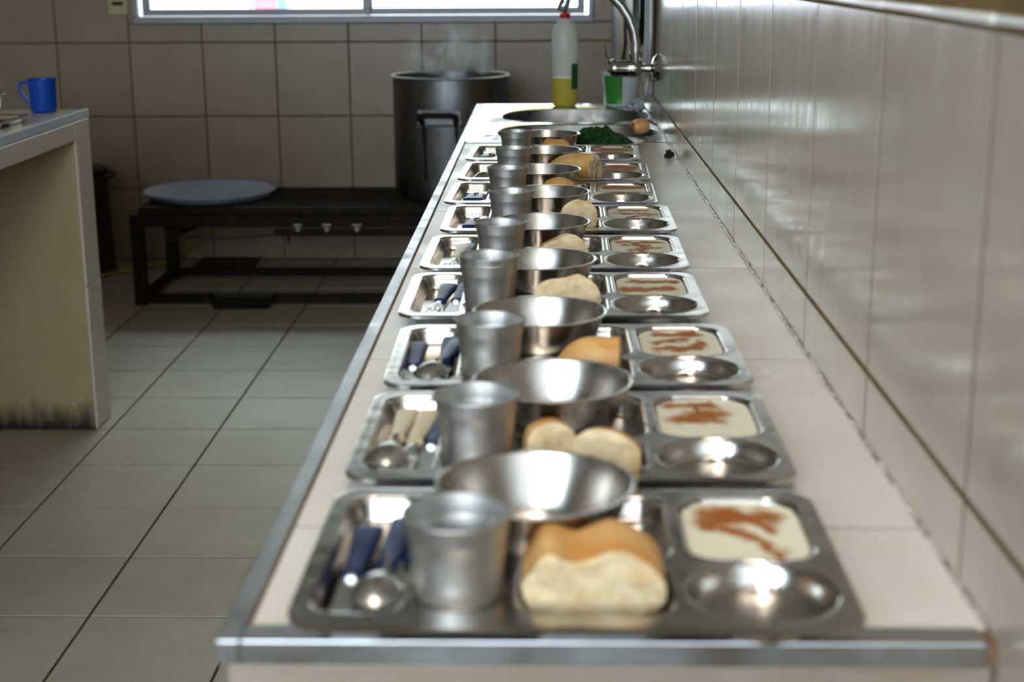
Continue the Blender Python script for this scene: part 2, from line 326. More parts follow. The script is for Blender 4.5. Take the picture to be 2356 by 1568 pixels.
def window(name, x0, x1, z0, z1, Y, s):
    """sliding aluminium window; s = -1: room lies towards -Y"""
    w = struct(bpy.data.objects.new(name, None)); C.objects.link(w)
    ya, yb = sorted((Y+s*0.022, Y-s*0.06)); d = lambda k: sorted((Y-s*k, Y-s*(k+0.022)))
    for (n, a, b, c, e) in (('frame_bar', x0, x1, z0, z0+.028), ('frame_bar', x0, x1, z1-.028, z1), ('frame_bar', x0, x0+.02, z0+.028, z1-.028), ('frame_bar', x1-.02, x1, z0+.028, z1-.028)):
        MB().box(a, b, ya, yb, c, e).build(n, 'frame_alu', w, smooth=False, bevel=0.003)
    xm = (x0+x1)/2 + .018
    for k, (a, b) in enumerate(((x0+.034, xm+.012), (xm-.012, x1-.034))):
        y0, y1 = d(0.002+k*.026); sw = bpy.data.objects.new('sash', None); C.objects.link(sw); sw.parent = w
        for (p, q, r, t) in ((a, b, z0+.03, z0+.058), (a, b, z1-.06, z1-.03), (a, a+.032, z0+.058, z1-.06), (b-.032, b, z0+.058, z1-.06)):
            MB().box(p, q, y0, y1, r, t).build('sash_bar', 'frame_alu', sw, smooth=False, bevel=0.002)
        MB().box(a+.032, b-.032, (y0+y1)/2-.002, (y0+y1)/2+.002, z0+.058, z1-.06).build('pane', 'glass', sw, smooth=False)
    return w
window('window_1', *WIN1, YB, -1)
window('window_2', *WIN2, YF, 1)

# ceiling lamp over the near end of the counter
lm = thing('ceiling_lamp', 'long fluorescent ceiling lamp above the near end of the counter', 'lamp', (-.06, -.02, ZC))
MB().box(-.27, .27, -.68, .68, -.06, -.001).build('housing', 'white_paint', lm, smooth=False, bevel=.004)
em = bpy.data.materials.new('lamp_diffuser_glow'); em.use_nodes = True; eb = em.node_tree.nodes['Principled BSDF']
eb.inputs['Emission Color'].default_value = (1.0, .92, .80, 1); eb.inputs['Emission Strength'].default_value = LAMP; eb.inputs['Base Color'].default_value = (.8, .8, .8, 1)
MB().box(-.24, .24, -.65, .65, -.075, -.055).build('diffuser', em, lm, smooth=False)
for yy in (-.66, .66): MB().box(-.27, .27, yy-.02, yy+.02, -.08, -.05).build('end_cap', 'white_paint', lm, smooth=False, bevel=.003)

# yellow door and white jamb board on the right wall past the counter
dr = struct(MB().box(XR-.004, XR+.012, 4.74, 5.69, 0.0, 2.05).build('door_1', 'door_yellow', smooth=False, bevel=.002))
struct(MB().box(XR-.006, XR+.012, 5.69, 6.25, 0.0, 2.1).build('trim_1', 'white_paint', smooth=False, bevel=.002))

# ------------------------------------------------------------ outside the far window
g = MB().box(-14, 12, YB+.3, 26, -0.35, -0.3).build('ground', 'paving', smooth=False); struct(g)
ow = MB().box(-14, 12, 15.0, 15.3, -0.3, 7.5).build('wall_outside', 'outside', smooth=False); struct(ow)  # made tall to screen off sky the worktop would reflect
def crown(name, c, r, seed):
    v = MB(); rr = random.Random(seed); v.lathe([(0.001, -1)]+[(math.cos(t), math.sin(t)) for t in [(-.5+k/16)*math.pi for k in range(1, 16)]]+[(0.001, 1)], 28)
    for i, p in enumerate(v.v):
        d = Vector(p); n = noise.noise(d*2.3+Vector((seed, 0, 0)))*.35+noise.noise(d*6+Vector((seed, 3, 0)))*.22
        v.v[i] = (p[0]*r[0]*(1+n), p[1]*r[1]*(1+n), p[2]*r[2]*(1+n))
    return v
for k, (cx, cyy, cz, rx, rz) in enumerate(((-3.6, 12.6, 4.7, 1.9, 1.2), (1.6, 13.0, 5.2, 1.9, 1.2))):
    t = thing('tree', ['yellow-green leafy tree outside the left half of the far window', 'yellow-green leafy tree outside the right half of the far window'][k], 'tree', (cx, cyy, -.3))
    crown('crown', None, (rx, 1.3, rz), 5+k).build('crown', 'leaf', t).location = (0, 0, cz)
    MB().tube([(0, 0, 0), (.05, 0, 1.5), (0, .05, cz-1)], [.16, .13, .1], 10).build('trunk', 'bark', t)
bn = thing('banner', 'red and blue cloth hanging outside the far window', 'banner', (-2.05, 11.5, 0.0))
MB().box(-.17, 0.0, -.01, .01, .62, 1.5).build('red_half', 'red_cloth', bn, smooth=False, bevel=.004)
MB().box(.0, .09, -.01, .01, .80, 1.5).build('blue_half', 'blue_cloth', bn, smooth=False, bevel=.004)
MB().tube([(-.2, .02, -.3), (-.2, .02, 1.6)], .015, 8).build('pole', 'frame_alu', bn)

# ------------------------------------------------------------ serving counter
ct = thing('serving_counter', 'long cream tiled serving counter with aluminium edge trim along the right wall', 'counter', (0, 0, 0))
CY0, CY1 = 0.82, 4.256
SK0 = 3.341
SL = -0.2; TI = -0.1855
MB().box(-.195, XR-.03, .831, SK0-.01, 0, HC-.0152).build('base', 'paint', ct, smooth=False)
MB().box(-.195, XR-.03, SK0-.01, 4.20, 0, HC-.16).build('base', 'paint', ct, smooth=False)
MB().box(-.195, -.183, SK0-.01, 4.25, HC-.16, HC-.0152).build('sink_skirt', 'apron_tile', ct, smooth=False)
MB().box(-.183, XR-.03, 4.235, 4.25, HC-.16, HC-.031).build('sink_skirt', 'apron_tile', ct, smooth=False)
# slab with grout-coloured top under the tiles
MB().box(SL+.002, XR, CY0+.002, SK0, HC-.0150, HC-.0005).build('slab', 'top_grout', ct, smooth=False)
ys = lines(1.01072, .4661, 0.842, SK0)
for j in range(len(ys)-1): tile(ct, 'floor', TI+.001, XR, ys[j], ys[j+1], HC-.007, 'top_tile', g=0.0034, t=.007, ch=.0005, w=.0004)
for (z0, z1) in ((.53, HC-.0150), (.2, .53)): tile(ct, 'back', -.196, XR-.001, z0, z1, .831, 'apron_tile', g=.003)
# aluminium angle trim: left run and front run
def trim(x0, x1, y0, y1, n):
    m = MB().box(x0, x1, y0, y1, HC-.0155, HC+.0012); return m.build(n, 'trim_alu', ct, smooth=False, bevel=.0012)
trim(SL, TI, CY0, CY1, 'edge_trim'); trim(TI, XR-.008, CY0, .8435, 'edge_trim')
# caulk bead along the wall
rr = random.Random(3); pts = [(XR-.0015+rr.uniform(-.001, .001), .85+k*.012, HC+.001+rr.uniform(-.001, .0012)) for k in range(int((CY1-.86)/.012))]
MB().tube(pts, [rr.uniform(.0008, .0024) for _ in pts], 6).build('caulk', 'caulk', ct)

# sink sheet with two oval basins (one steel unit let into the worktop)
sk = thing('sink', 'double oval stainless sink let into the far end of the counter', 'sink', (0, 0, HC))
def ring_sheet():
    m = MB(); seg = 96; x0, x1 = TI+.001, XR-.001; ymid = 3.735
    for (cx, cyc, ax, ay, y0, y1) in ((.072, 3.56, .19, .15, SK0, ymid), (.072, 3.935, .19, .175, ymid, CY1-.001)):
        b = len(m.v)
        for i in range(seg):
            a = 2*math.pi*i/seg; ca, sa = math.cos(a), math.sin(a)
            ca2 = math.copysign(abs(ca)**.75, ca); sa2 = math.copysign(abs(sa)**.75, sa)
            ix, iy = cx+ax*ca2, cyc+ay*sa2
            k = min(((x1-cx)/ca if ca > 0 else (x0-cx)/ca) if abs(ca) > 1e-6 else 9, ((y1-cyc)/sa if sa > 0 else (y0-cyc)/sa) if abs(sa) > 1e-6 else 9)
            m.v += [(cx+k*ca, cyc+k*sa, 0.0014), (ix+(ix-cx)*.035, iy+(iy-cyc)*.035, 0.0014), (ix, iy, -.001)]
        for i in range(seg):
            j = (i+1) % seg
            for q in range(2): m.f.append((b+i*3+q, b+j*3+q, b+j*3+q+1, b+i*3+q+1))
        n = MB()
        for i in range(seg):
            a = 2*math.pi*i/seg; ca, sa = math.cos(a), math.sin(a)
            ca2 = math.copysign(abs(ca)**.75, ca); sa2 = math.copysign(abs(sa)**.75, sa)
            for (q, z) in ((1.0, -.001), (.985, -.02), (.95, -.09), (.90, -.125), (.80, -.14)): n.v.append((cx+ax*q*ca2, cyc+ay*q*sa2, z))
            n.v.append((cx+.025*ca, cyc+.025*sa, -.143))
        for i in range(seg):
            j = (i+1) % seg
            for q in range(5): n.f.append((i*6+q, j*6+q, j*6+q+1, i*6+q+1))
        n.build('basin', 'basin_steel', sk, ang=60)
    return m
ring_sheet().build('top_sheet', 'sink_steel', sk, ang=60)
for yy in (3.56, 3.935): MB().lathe([(.001, -.144), (.02, -.144), (.026, -.142)], 24, (.072, yy, 0)).build('drain', 'chrome', sk)
MB().box(TI, XR, CY1-.012, CY1, -.03, .0012).build('rear_fold', 'sink_steel', sk, smooth=False)

# ------------------------------------------------------------ compartment trays
ZT = HC+.018; TD = .0170
HW, HD, RC = .1735, .1195, .026
def rbox(x, y, x0, x1, y0, y1, r):
    qx = abs(x-(x0+x1)/2)-(x1-x0)/2+r; qy = abs(y-(y0+y1)/2)-(y1-y0)/2+r
    return min(max(qx, qy), 0)+math.hypot(max(qx, 0), max(qy, 0))-r
COMP = [lambda x, y: rbox(x, y, -.1605, -.1065, -.097, .101, .016), lambda x, y: math.hypot(x+.071, y+.066)-.0305,
        lambda x, y: rbox(x, y, -.034, .060, -.098, -.023, .018), lambda x, y: rbox(x, y, -.099, .064, -.012, .104, .017),
        lambda x, y: rbox(x, y, .0755, .1600, -.012, .103, .022), lambda x, y: math.hypot(x-.116, y+.062)-.0465]
def tray_mesh():
    nx, ny = 200, 138; m = MB()
    for j in range(ny+1):
        y = -HD+2*HD*j/ny; d = max(0, abs(y)-(HD-RC)); hw = HW-(RC-math.sqrt(max(0, RC*RC-d*d)))
        for i in range(nx+1):
            x = (-1+2*i/nx)*hw; z = 0.0
            for ci, c in enumerate(COMP):
                s = c(x, y)
                if s < .0012:
                    t = min(1, max(0, (.0012-s)/.0078)); z = -(.004 if ci == 1 else TD)*(t*t*(3-2*t))
                    if t >= 1 and ci != 1: z -= min(.0006, (-.0083-s)*.02)
                    break
                elif s < .004: z = max(z, .0005*(1-abs(s-.0026)/.0014))
            e = min(hw-abs(x), HD-abs(y))
            if e < .0025: z -= .0004*(1-e/.0025)**2
            m.v.append((x, y, z))
    for j in range(ny):
        for i in range(nx): a = j*(nx+1)+i; m.f.append((a, a+1, a+nx+2, a+nx+1))
    # turned-down hem all round
    b = len(m.v); loop = [i for i in range(nx+1)]+[j*(nx+1)+nx for j in range(1, ny+1)]+[ny*(nx+1)+i for i in range(nx-1, -1, -1)]+[j*(nx+1) for j in range(ny-1, 0, -1)]
    for k in loop: x, y, z = m.v[k]; m.v.append((x*1.0, y*1.0, z-.0030))
    n = len(loop)
    for k in range(n): m.f.append((loop[k], b+k, b+(k+1) % n, loop[(k+1) % n]))
    return m
tmesh = tray_mesh().mesh('compartment_tray', True, 38); tmesh.materials.append(M['steel'])
ORD = ['on nearest tray'] + ['on %s tray from front' % w for w in ('second', 'third', 'fourth', 'fifth', 'sixth', 'seventh', 'eighth')] + ['on farthest tray']
NTH = ['nearest of the row', 'second from the front', 'third from the front', 'fourth from the front', 'fifth from the front', 'sixth from the front', 'seventh from the front', 'eighth from the front', 'ninth and farthest of the row']
TC = [(.0175, .921, -.008), (.018, 1.179, -.004), (.019, 1.436, .012), (.007, 1.711, 0), (.010, 1.972, -.012), (.017, 2.242, -.006), (.008, 2.496, -.025), (.014, 2.761, -.03), (.015, 3.032, -.035)]
def tw(i, x, y): cx, cyy, a = TC[i]; return (cx+x*math.cos(a)-y*math.sin(a), cyy+x*math.sin(a)+y*math.cos(a))
for i, (cx, cyy, a) in enumerate(TC):
    o = obj('compartment_tray', tmesh, None); o.location = (cx, cyy, ZT); o.rotation_euler = (0, 0, a)
    tag(o, 'dented stainless six-compartment tray on the counter, '+NTH[i], 'tray', 'stainless trays in a row on the counter')

# pudding with cinnamon
PW, PD = .0405, .0545
STROKES = [[(-.55, .7, .5, .5, .2), (-.6, .35, .1, .6, .16), (-.6, .2, -.1, .05, .12), (-.1, .05, .5, -.7, .11), (.1, .45, .45, .15, .1)],
           [(-.7, .78, .2, .75, .13), (-.6, .1, .35, .35, .2), (-.3, 0, .3, -.1, .14), (-.2, .2, -.1, .7, .1)],
           [(-.55, .8, .55, .75, .13), (-.55, .15, .1, .4, .13), (-.55, -.4, .5, -.2, .14), (.3, -.3, .55, .1, .1)],
           [(-.5, .65, .75, .55, .14), (-.75, -.2, .55, -.1, .2), (-.4, -.4, 0, -.35, .08)],
           [(-.7, .7, .7, .65, .1), (-.1, .65, .1, -.5, .13), (-.35, -.4, .55, -.05, .12), (-.5, .3, .3, .2, .1)],
           [(-.55, .7, .5, .7, .09), (-.7, .2, .75, .1, .12), (-.2, -.35, .55, -.25, .1), (-.3, -.6, .1, -.3, .07)],
           [(-.7, .65, .8, .6, .22), (-.5, .3, .5, .35, .16), (-.6, -.6, .6, -.5, .16)],
           [(-.7, .35, .75, .35, .38), (-.55, -.25, .6, -.15, .3), (-.3, .75, .4, .75, .16)],
           [(-.8, .2, .6, .3, .38), (-.5, .7, .5, .65, .26), (-.4, -.3, .3, -.3, .2)]]
PDESC = ['broad cinnamon smear and diagonal streak', 'cinnamon blot left of centre', 'scribbled S of cinnamon', 'two wide cinnamon bands', 'zigzag of cinnamon', 'three thin cinnamon lines', 'cinnamon bands at both edges', 'cinnamon over its middle', 'brown sheet of cinnamon']
def pudding(strokes, seed):
    n = 64; m = MB(); at = []
    for j in range(n+1):
        for i in range(n+1):
            u, v = -1+2*i/n, -1+2*j/n
            # square grid pressed into a rounded rectangle
            k = .78; su = u*math.sqrt(1-.30*v**6*u*u); sv = v*math.sqrt(1-.30*u**6*v*v)
            e = max(abs(u), abs(v)); z = .0008*(max(0, (e-.9)/.1))
            m.v.append((su*PW, sv*PD, z))
            wu = su+.16*noise.noise(Vector((su*3, sv*3, seed)))+.05*noise.noise(Vector((su*11, sv*11, seed+4)))
            wv = sv+.20*noise.noise(Vector((su*3, sv*4, seed+9)))+.07*noise.noise(Vector((su*12, sv*12, seed+2)))
            val = 0
            for (a, b, c, d, w) in strokes:
                dx, dy = c-a, d-b; t = max(0, min(1, ((wu-a)*dx+(wv-b)*dy)/(dx*dx+dy*dy)))
                q = math.hypot(wu-a-t*dx, wv-b-t*dy)/w
                val = max(val, math.exp(-q*q*.42))
            at.append(val*.85)
    for j in range(n):
        for i in range(n): a = j*(n+1)+i; m.f.append((a, a+1, a+n+2, a+n+1))
    b = len(m.v); loop = [i for i in range(n+1)]+[j*(n+1)+n for j in range(1, n+1)]+[n*(n+1)+i for i in range(n-1, -1, -1)]+[j*(n+1) for j in range(n-1, 0, -1)]
    for k in loop: x, y, z = m.v[k]; m.v.append((x*.86, y*.89, -.0115)); at.append(0)
    q = len(loop)
    for k in range(q): m.f.append((loop[k], b+k, b+(k+1) % q, loop[(k+1) % q]))
    m.f.append(tuple(b+k for k in range(q)))
    me = m.mesh('milk_pudding', True, 60); A = me.attributes.new('cinnamon', 'FLOAT', 'POINT'); A.data.foreach_set('value', at); me.materials.append(M['pudding']); return me
for i in range(9):
    o = obj('milk_pudding', pudding(STROKES[i], i*3.7), None); x, y = tw(i, .1178, .0455); o.location = (x, y, ZT-.0042); o.rotation_euler = (0, 0, TC[i][2])
    tag(o, 'cream milk pudding with %s, %s' % (PDESC[i], ORD[i]), 'pudding', 'puddings in the trays')

# cups and bowls
def cup_proto():
    pr = [(r, z*.945) for r, z in [(.001, 0.002), (.022, .002), (.0262, .0006), (.0272, .003), (.0296, .030), (.0308, .0430), (.0313, .0440), (.0314, .0450), (.0333, .0570)]]
    inn = [(r-.0008, z) for r, z in reversed(pr[2:])]; inn[-1] = (.0254, .0025)
    o = MB().lathe(pr+[(.0337, .0541)]+inn+[(.001, .003)], 56).build('metal_cup', 'cup_steel', ang=50)
    MB().lathe([(.0333+.0011*math.cos(a), .0541+.0010*math.sin(a)) for a in [k*math.pi/4 for k in range(9)]], 56).build('rim', 'cup_steel', o)
    return o
CUPS = [(x, TC[i][1]-(.061 if i < 2 else .068)) for i, x in enumerate((-.0555, -.0555, -.054, -.0655, -.060, -.053, -.0645, -.0605, -.061))]
cup0 = cup_proto(); first = True
ZB = ZT-TD+.0002
for i, (x, y) in enumerate(CUPS):
    c = cup0 if i == 0 else dup(cup0)
    c.location = (x, y, ZT-.0039); c.rotation_euler = (0, 0, R.uniform(0, 6))
    tag(c, ('aluminium cup standing '+ORD[i]) if i != 3 else 'outer of two nested aluminium cups, on fourth tray from front', 'cup', 'aluminium cups on the trays')
c = dup(cup0); c.location = (CUPS[3][0]+.0003, CUPS[3][1], ZT-.0039+.0078); tag(c, 'inner of two nested aluminium cups, on fourth tray from front', 'cup', 'aluminium cups on the trays')
def bowl_proto():
    out = [(.001, 0.001), (.036, .0005), (.0405, .0012), (.0455, .0036), (.0495, .0075), (.0525, .0125), (.0550, .0180), (.0575, .0245), (.0600, .0320), (.0622, .0390), (.0642, .0450), (.0658, .0492)]
    inn = [(r-.0008, z+.0004) for r, z in reversed(out[2:])]
    o = MB().lathe(out+inn+[(.001, .0016)], 72).build('steel_bowl', 'bowl_steel', ang=50)
    MB().lathe([(.0655, .0492), (.0662, .0500), (.0686, .0502), (.0692, .0496), (.0686, .0489), (.0662, .0486), (.0655, .0492)], 72).build('rim', 'bowl_steel', o, ang=70)
    return o
BOWLS = [(x, TC[i][1]+.041) for i, x in enumerate((-.008, .005, -.007, -.009, -.009, -.002, -.010, -.003, .0))]
bowl0 = bowl_proto()
for i, (x, y) in enumerate(BOWLS):
    b = bowl0 if i == 0 else dup(bowl0)
    b.location = (x, y, ZB); b.rotation_euler = (0, 0, R.uniform(0, 6))
    tag(b, 'empty stainless bowl behind the cup, '+ORD[i], 'bowl', 'stainless bowls on the trays')

# cutlery: head tip at y = 0, handle end at +y
def handle_mb(L0=.066, L1=.145):
    m = MB(); st = [(0, .0042, .0030), (.03, .0058, .0036), (.06, .0052, .0036), (.10, .0048, .0034), (.5, .0066, .0038), (.9, .0082, .0040), (.97, .0076, .0036), (1, .0050, .0022)]; seg = 14
    for (t, a, b) in st:
        y = L0+(L1-L0)*t
        for k in range(seg):
            an = 2*math.pi*k/seg; ca, sa = math.cos(an), math.sin(an)
            m.v.append((a*1.3*math.copysign(abs(ca)**.6, ca), y, b*1.1*math.copysign(abs(sa)**.6, sa)))
    n = len(st)
    for i in range(n-1):
        for k in range(seg): l = (k+1) % seg; m.f.append((i*seg+k, i*seg+l, (i+1)*seg+l, (i+1)*seg+k))
    m.f.append(tuple(range(seg))); m.f.append(tuple((n-1)*seg+k for k in range(seg))); return m
def spoon_head():
    m = MB(); ny, nx = 18, 10
    for layer in (0, 1):
        for j in range(ny+1):
            t = j/ny; y = .001+.046*t; w = .0185*math.sin(math.pi*min(1, t*.92+.06))**.62*(1-.18*t)
            for i in range(nx+1):
                u = -1+2*i/nx; z = -.0095*(1-u*u)*math.sin(math.pi*min(1, max(0, t)))**.7-.0009*layer
                m.v.append((u*w, y, z+.0035))
    o2 = (ny+1)*(nx+1)
    for l in (0, 1):
        for j in range(ny):
            for i in range(nx): a = l*o2+j*(nx+1)+i; m.f.append((a, a+1, a+nx+2, a+nx+1))
    for j in range(ny):
        for i in (0, nx): a = j*(nx+1)+i; m.f.append((a, a+nx+1, o2+a+nx+1, o2+a))
    m.tube([(0, .045, .003), (0, .055, .0035), (0, .07, .001)], [.0034, .0027, .0026], 8, flat=.5); return m
def fork_head():
    m = MB()
    for k in range(4):
        x = -.009+.006*k; m.tube([(x, .001, .004), (x, .02, .001), (x*.95, .034, .0015)], [.0008, .0015, .0018], 6, flat=.6)
    m.tube([(0, .030, .0015), (0, .036, .0015), (0, .046, .0025), (0, .055, .0034), (0, .07, .001)], [.0105, .0108, .0055, .0027, .0026], 10, flat=.16); return m
def knife_head():
    m = MB(); 
    P = [(-.001, .001), (.006, .006), (.0075, .018), (.0072, .064), (-.0065, .064), (-.0065, .02), (-.005, .006)]
    b = len(m.v); n = len(P)
    m.v += [(x, y, .0006) for x, y in P]+[(x, y, -.0006) for x, y in P]
    m.f.append(tuple(range(n))); m.f.append(tuple(n+k for k in reversed(range(n))))
    for k in range(n): m.f.append((k, (k+1) % n, n+(k+1) % n, n+k))
    m.tube([(0, .06, 0), (0, .07, 0)], [.0036, .0036], 8); return m
HM = {c: handle_mb().mesh('handle_'+c) for c in ('navy', 'cream_plastic', 'grey_plastic')}
for c, me in HM.items(): me.materials.append(M[c])
HD_ = {'spoon': spoon_head().mesh('spoon_head'), 'fork': fork_head().mesh('fork_head'), 'knife': knife_head().mesh('knife_head')}
for me in HD_.values(): me.materials.append(M['cutlery_steel'])
CN = {'navy': 'navy-blue', 'cream_plastic': 'cream', 'grey_plastic': 'grey'}
# tray, kind, colour, x, y of the head tip (tray coordinates), turn, face-down, reversed, lift
CUT = [(0, 'spoon', 'navy', -.126, -.080, -.06, 1, 0, .009, 'lying dome up'), (0, 'fork', 'navy', -.1185, -.066, -.05, 0, 0, .003, 'half under the spoon'), (0, 'knife', 'navy', -.1465, -.088, -.03, 0, 0, .003, 'at left of slot'),
       (1, 'fork', 'cream_plastic', -.1345, -.075, -.10, 0, 0, .008, 'in middle of slot'), (1, 'spoon', 'cream_plastic', -.147, -.070, -.05, 1, 0, .003, 'at left of slot'), (1, 'knife', 'navy', -.119, -.078, -.09, 0, 0, .006, 'beside two cream handles'),
       (2, 'spoon', 'navy', -.136, -.080, -.20, 1, 0, .009, 'dome up, leaning right'), (2, 'fork', 'navy', -.126, -.060, -.06, 0, 0, .002, 'under the spoon'), (2, 'knife', 'navy', -.1515, -.085, .0, 0, 0, .003, 'at left of slot'),
       (3, 'fork', 'navy', -.138, -.078, -.08, 0, 0, .006, 'left of the other blue handle'), (3, 'knife', 'navy', -.121, -.075, -.12, 0, 0, .006, 'leaning beside the fork'),
       (4, 'fork', 'cream_plastic', -.141, -.082, -.12, 0, 0, .006, 'at left of slot'), (4, 'knife', 'navy', -.122, -.075, -.03, 0, 0, .005, 'right of the cream fork'),
       (5, 'fork', 'navy', -.132, -.082, .0, 0, 1, .007, 'handle forward, left of knife'), (5, 'knife', 'navy', -.116, -.080, .0, 0, 1, .007, 'handle forward, right of fork'),
       (6, 'fork', 'navy', -.137, -.083, .02, 0, 1, .007, 'handle forward, left of knife'), (6, 'knife', 'navy', -.118, -.083, -.02, 0, 1, .007, 'handle forward, right of fork'),
       (7, 'spoon', 'cream_plastic', -.132, -.082, -.10, 1, 0, .007, 'dome up'), (7, 'fork', 'cream_plastic', -.120, -.06, -.04, 0, 0, .002, 'under the spoon'),
       (8, 'fork', 'grey_plastic', -.138, -.08, .0, 0, 1, .005, 'at left of slot'), (8, 'knife', 'navy', -.120, -.078, -.05, 0, 0, .006, 'right of the grey fork')]
for (i, kind, col, x, y, tn, fd, rev, lift, desc) in CUT:
    px, py = tw(i, x, y)
    e = thing(kind, '%s-handled %s %s, %s' % (CN[col], kind, desc, ORD[i]), kind, (px, py, ZB+.0042+lift*.25), 0, 'cutlery in the trays')
    e.rotation_mode = 'XYZ'; e.rotation_euler = (.028+lift*1.1, 0, TC[i][2]+tn)
    if rev: px, py = tw(i, x, y+.148); e.location = (px, py, ZB+.0042); e.rotation_euler = (-.035, 0, TC[i][2]+tn+math.pi); e.location.z += .0
    obj('handle', HM[col], None, e); h = obj('head', HD_[kind], None, e)
    if rev: e.rotation_euler = (.045, 0, TC[i][2]+tn+math.pi); e.location.z += .003
    if fd: h.rotation_euler = (0, math.pi, 0); h.location = (0, 0, .005); e.location.z += .004; e.rotation_euler.x = .012

# ------------------------------------------------------------ bread
def loaf(name, label, loc, w, h, d, rz=0.0, lobes=(), style='cut', tilt=0.0, seed=0, sq=.72, tp=.35):
    t = thing(name, label, 'bread', loc, rz, 'bread on the trays'); t.rotation_euler = (tilt, 0, rz)
    seg = 56; prof = []
    for k in range(seg):
        a = 2*math.pi*k/seg; ca, sa = math.cos(a), math.sin(a)
        x = w/2*math.copysign(abs(ca)**sq, ca); z = h/2*math.copysign(abs(sa)**sq, sa)
        if sa > 0:
            for (c0, ww, am) in lobes: z += am*h*math.exp(-((x/(w/2)-c0)/ww)**2)
        prof.append((x*(1+.05*noise.noise(Vector((ca*2, sa*2, seed)))), z+h/2+h*.04*noise.noise(Vector((ca*2, sa*2, seed+7)))))
    ns = 14; m = MB()
    for s in range(ns+1):
        q = s/ns
        if style == 'cut': sc = 1.0 if q < tp else math.sqrt(max(.0, 1-((q-tp)/(1-tp))**2))*1.0
        elif style == 'slice': sc = 1.0-.12*q*q
        else: sc = math.sqrt(max(0, 1-(2*q-1)**2))**.8
        sc = max(sc, .12)
        for (x, z) in prof: 
            n = 1+.03*noise.noise(Vector((x*50, q*2, z*50+seed)))
            m.v.append((x*sc*n, d*(q-.5 if style != 'cut' else q), z*(sc*.9+.1)*n if style != 'slice' else z*sc))
    for s in range(ns):
        for k in range(seg): l = (k+1) % seg; m.f.append((s*seg+k, s*seg+l, (s+1)*seg+l, (s+1)*seg+k))
    m.f.append(tuple(ns*seg+k for k in range(seg)))
    if style == 'crust': m.f.append(tuple(reversed(range(seg))))
    m.build('crust', 'crust', t, ang=60)
    if style != 'crust':
        c = MB(); y0 = (0 if style == 'cut' else -.5*d); zc = h*.5
        rings = (1.0, .93, .8, .62, .42, .2)
        for ri, sc in enumerate(rings):
            for (x, z) in prof: c.v.append((x*sc, y0-.0012*min(1, ri)-.0022*noise.noise(Vector((x*sc*70, z*sc*70, seed))), zc+(z-zc)*sc))
        for ri in range(len(rings)-1):
            for k in range(seg): l = (k+1) % seg; c.f.append((ri*seg+k, ri*seg+l, (ri+1)*seg+l, (ri+1)*seg+k))
        c.f.append(tuple((len(rings)-1)*seg+k for k in range(seg)))
        c.build('crumb', 'crumb', t, ang=80)
    return t
ZL = ZB
loaf('bread_piece', 'two-lobed golden bread piece with its cut face to the front, on nearest tray', (.029, .853, ZL), .089, .034, .064, 0, ((-.62, .26, .32), (.32, .44, .38)), 'cut', .07, 1, tp=.7)
loaf('bread_piece', 'small pale bread piece left of a larger slice, on second tray from front', (.004, 1.115, ZL), .040, .042, .036, .25, ((0, .6, .05),), 'cut', -.05, 2)
loaf('bread_slice', 'large pale bread slice leaning right of a small piece, on second tray from front', (.046, 1.098, ZL), .056, .043, .026, -.22, ((-.2, .5, .08),), 'slice', -.1, 3)
loaf('bread_piece', 'smooth orange bread end with a square right side, on third tray from front', (.070, 1.388, ZL), .050, .042, .064, math.pi/2-.1, ((0, .6, .08),), 'cut', 0, 4)
loaf('bread_slice', 'pale two-lobed bread slice facing forward, on fourth tray from front', (.022, 1.645, ZL), .076, .047, .03, 0, ((-.4, .4, .03), (.35, .35, .13)), 'slice', -.1, 5)
loaf('bread_piece', 'bread heel with golden hump and pale torn left side, on fifth tray from front', (.022, 1.895, ZL), .066, .044, .05, .15, ((.3, .45, .2),), 'cut', -.08, 6)
loaf('bread_slice', 'tall round bread slice standing on edge, on sixth tray from front', (.046, 2.185, ZL), .056, .052, .022, .2, (), 'slice', -.15, 7, sq=.95)
loaf('bread_piece', 'orange bread heel mostly hidden behind a bowl, on seventh tray from front', (.020, 2.44, ZL), .060, .046, .06, 0, ((0, .5, .06),), 'crust', 0, 8)
loaf('bread_piece', 'long orange half loaf with its cut end to the right, on eighth tray from front', (.088, 2.688, ZL+.004), .052, .046, .105, math.pi/2-.55, ((0, .5, .12),), 'cut', 0.0, 9, sq=.9)
loaf('bread_piece', 'small bread end peeping between bowls, on farthest tray', (.018, 2.985, ZL), .062, .048, .05, 0, ((-.5, .3, .06), (.6, .25, .02)), 'crust', 0, 10)

# ------------------------------------------------------------ things round the sink
bt = thing('detergent_bottle', 'milky squeeze bottle half full of yellow detergent, with red cap, behind the sink', 'bottle', (.049, 4.175, HC+.0016))
pb = [(.001, .0), (.030, .0), (.0345, .004), (.0352, .012), (.0354, .080), (.0355, .125), (.0368, .132), (.0350, .142), (.0368, .150), (.0366, .175), (.0335, .200), (.0255, .222), (.0165, .236), (.0118, .242), (.0115, .252)]
MB().lathe(pb[4:], 48).build('upper_body', 'pet', bt)
MB().lathe(pb[:5], 48).build('lower_body', 'pet_clear', bt)
MB().lathe([(.001, .001)]+[(r-.0014, z+.001) for r, z in pb[1:4]]+[(.0344, .079), (.001, .079)], 48).build('detergent', 'soap', bt)
cp = MB().lathe([(.0130, .239), (.0142, .241), (.0142, .2515), (.010, .253), (.0062, .2555), (.0055, .259), (.0088, .266), (.0092, .269), (.001, .269)], 32).build('cap', 'cap_red', bt)
lb = MB(); 
for k in range(9):
    a = math.radians(-40+k*8)
    for z in (.049, .118): lb.v.append((.0360*math.cos(a), .0360*math.sin(a), z))
for k in range(8): lb.f.append((k*2, k*2+2, k*2+3, k*2+1))
lb.build('label', 'label_green', bt).rotation_euler = (0, 0, math.radians(-20))

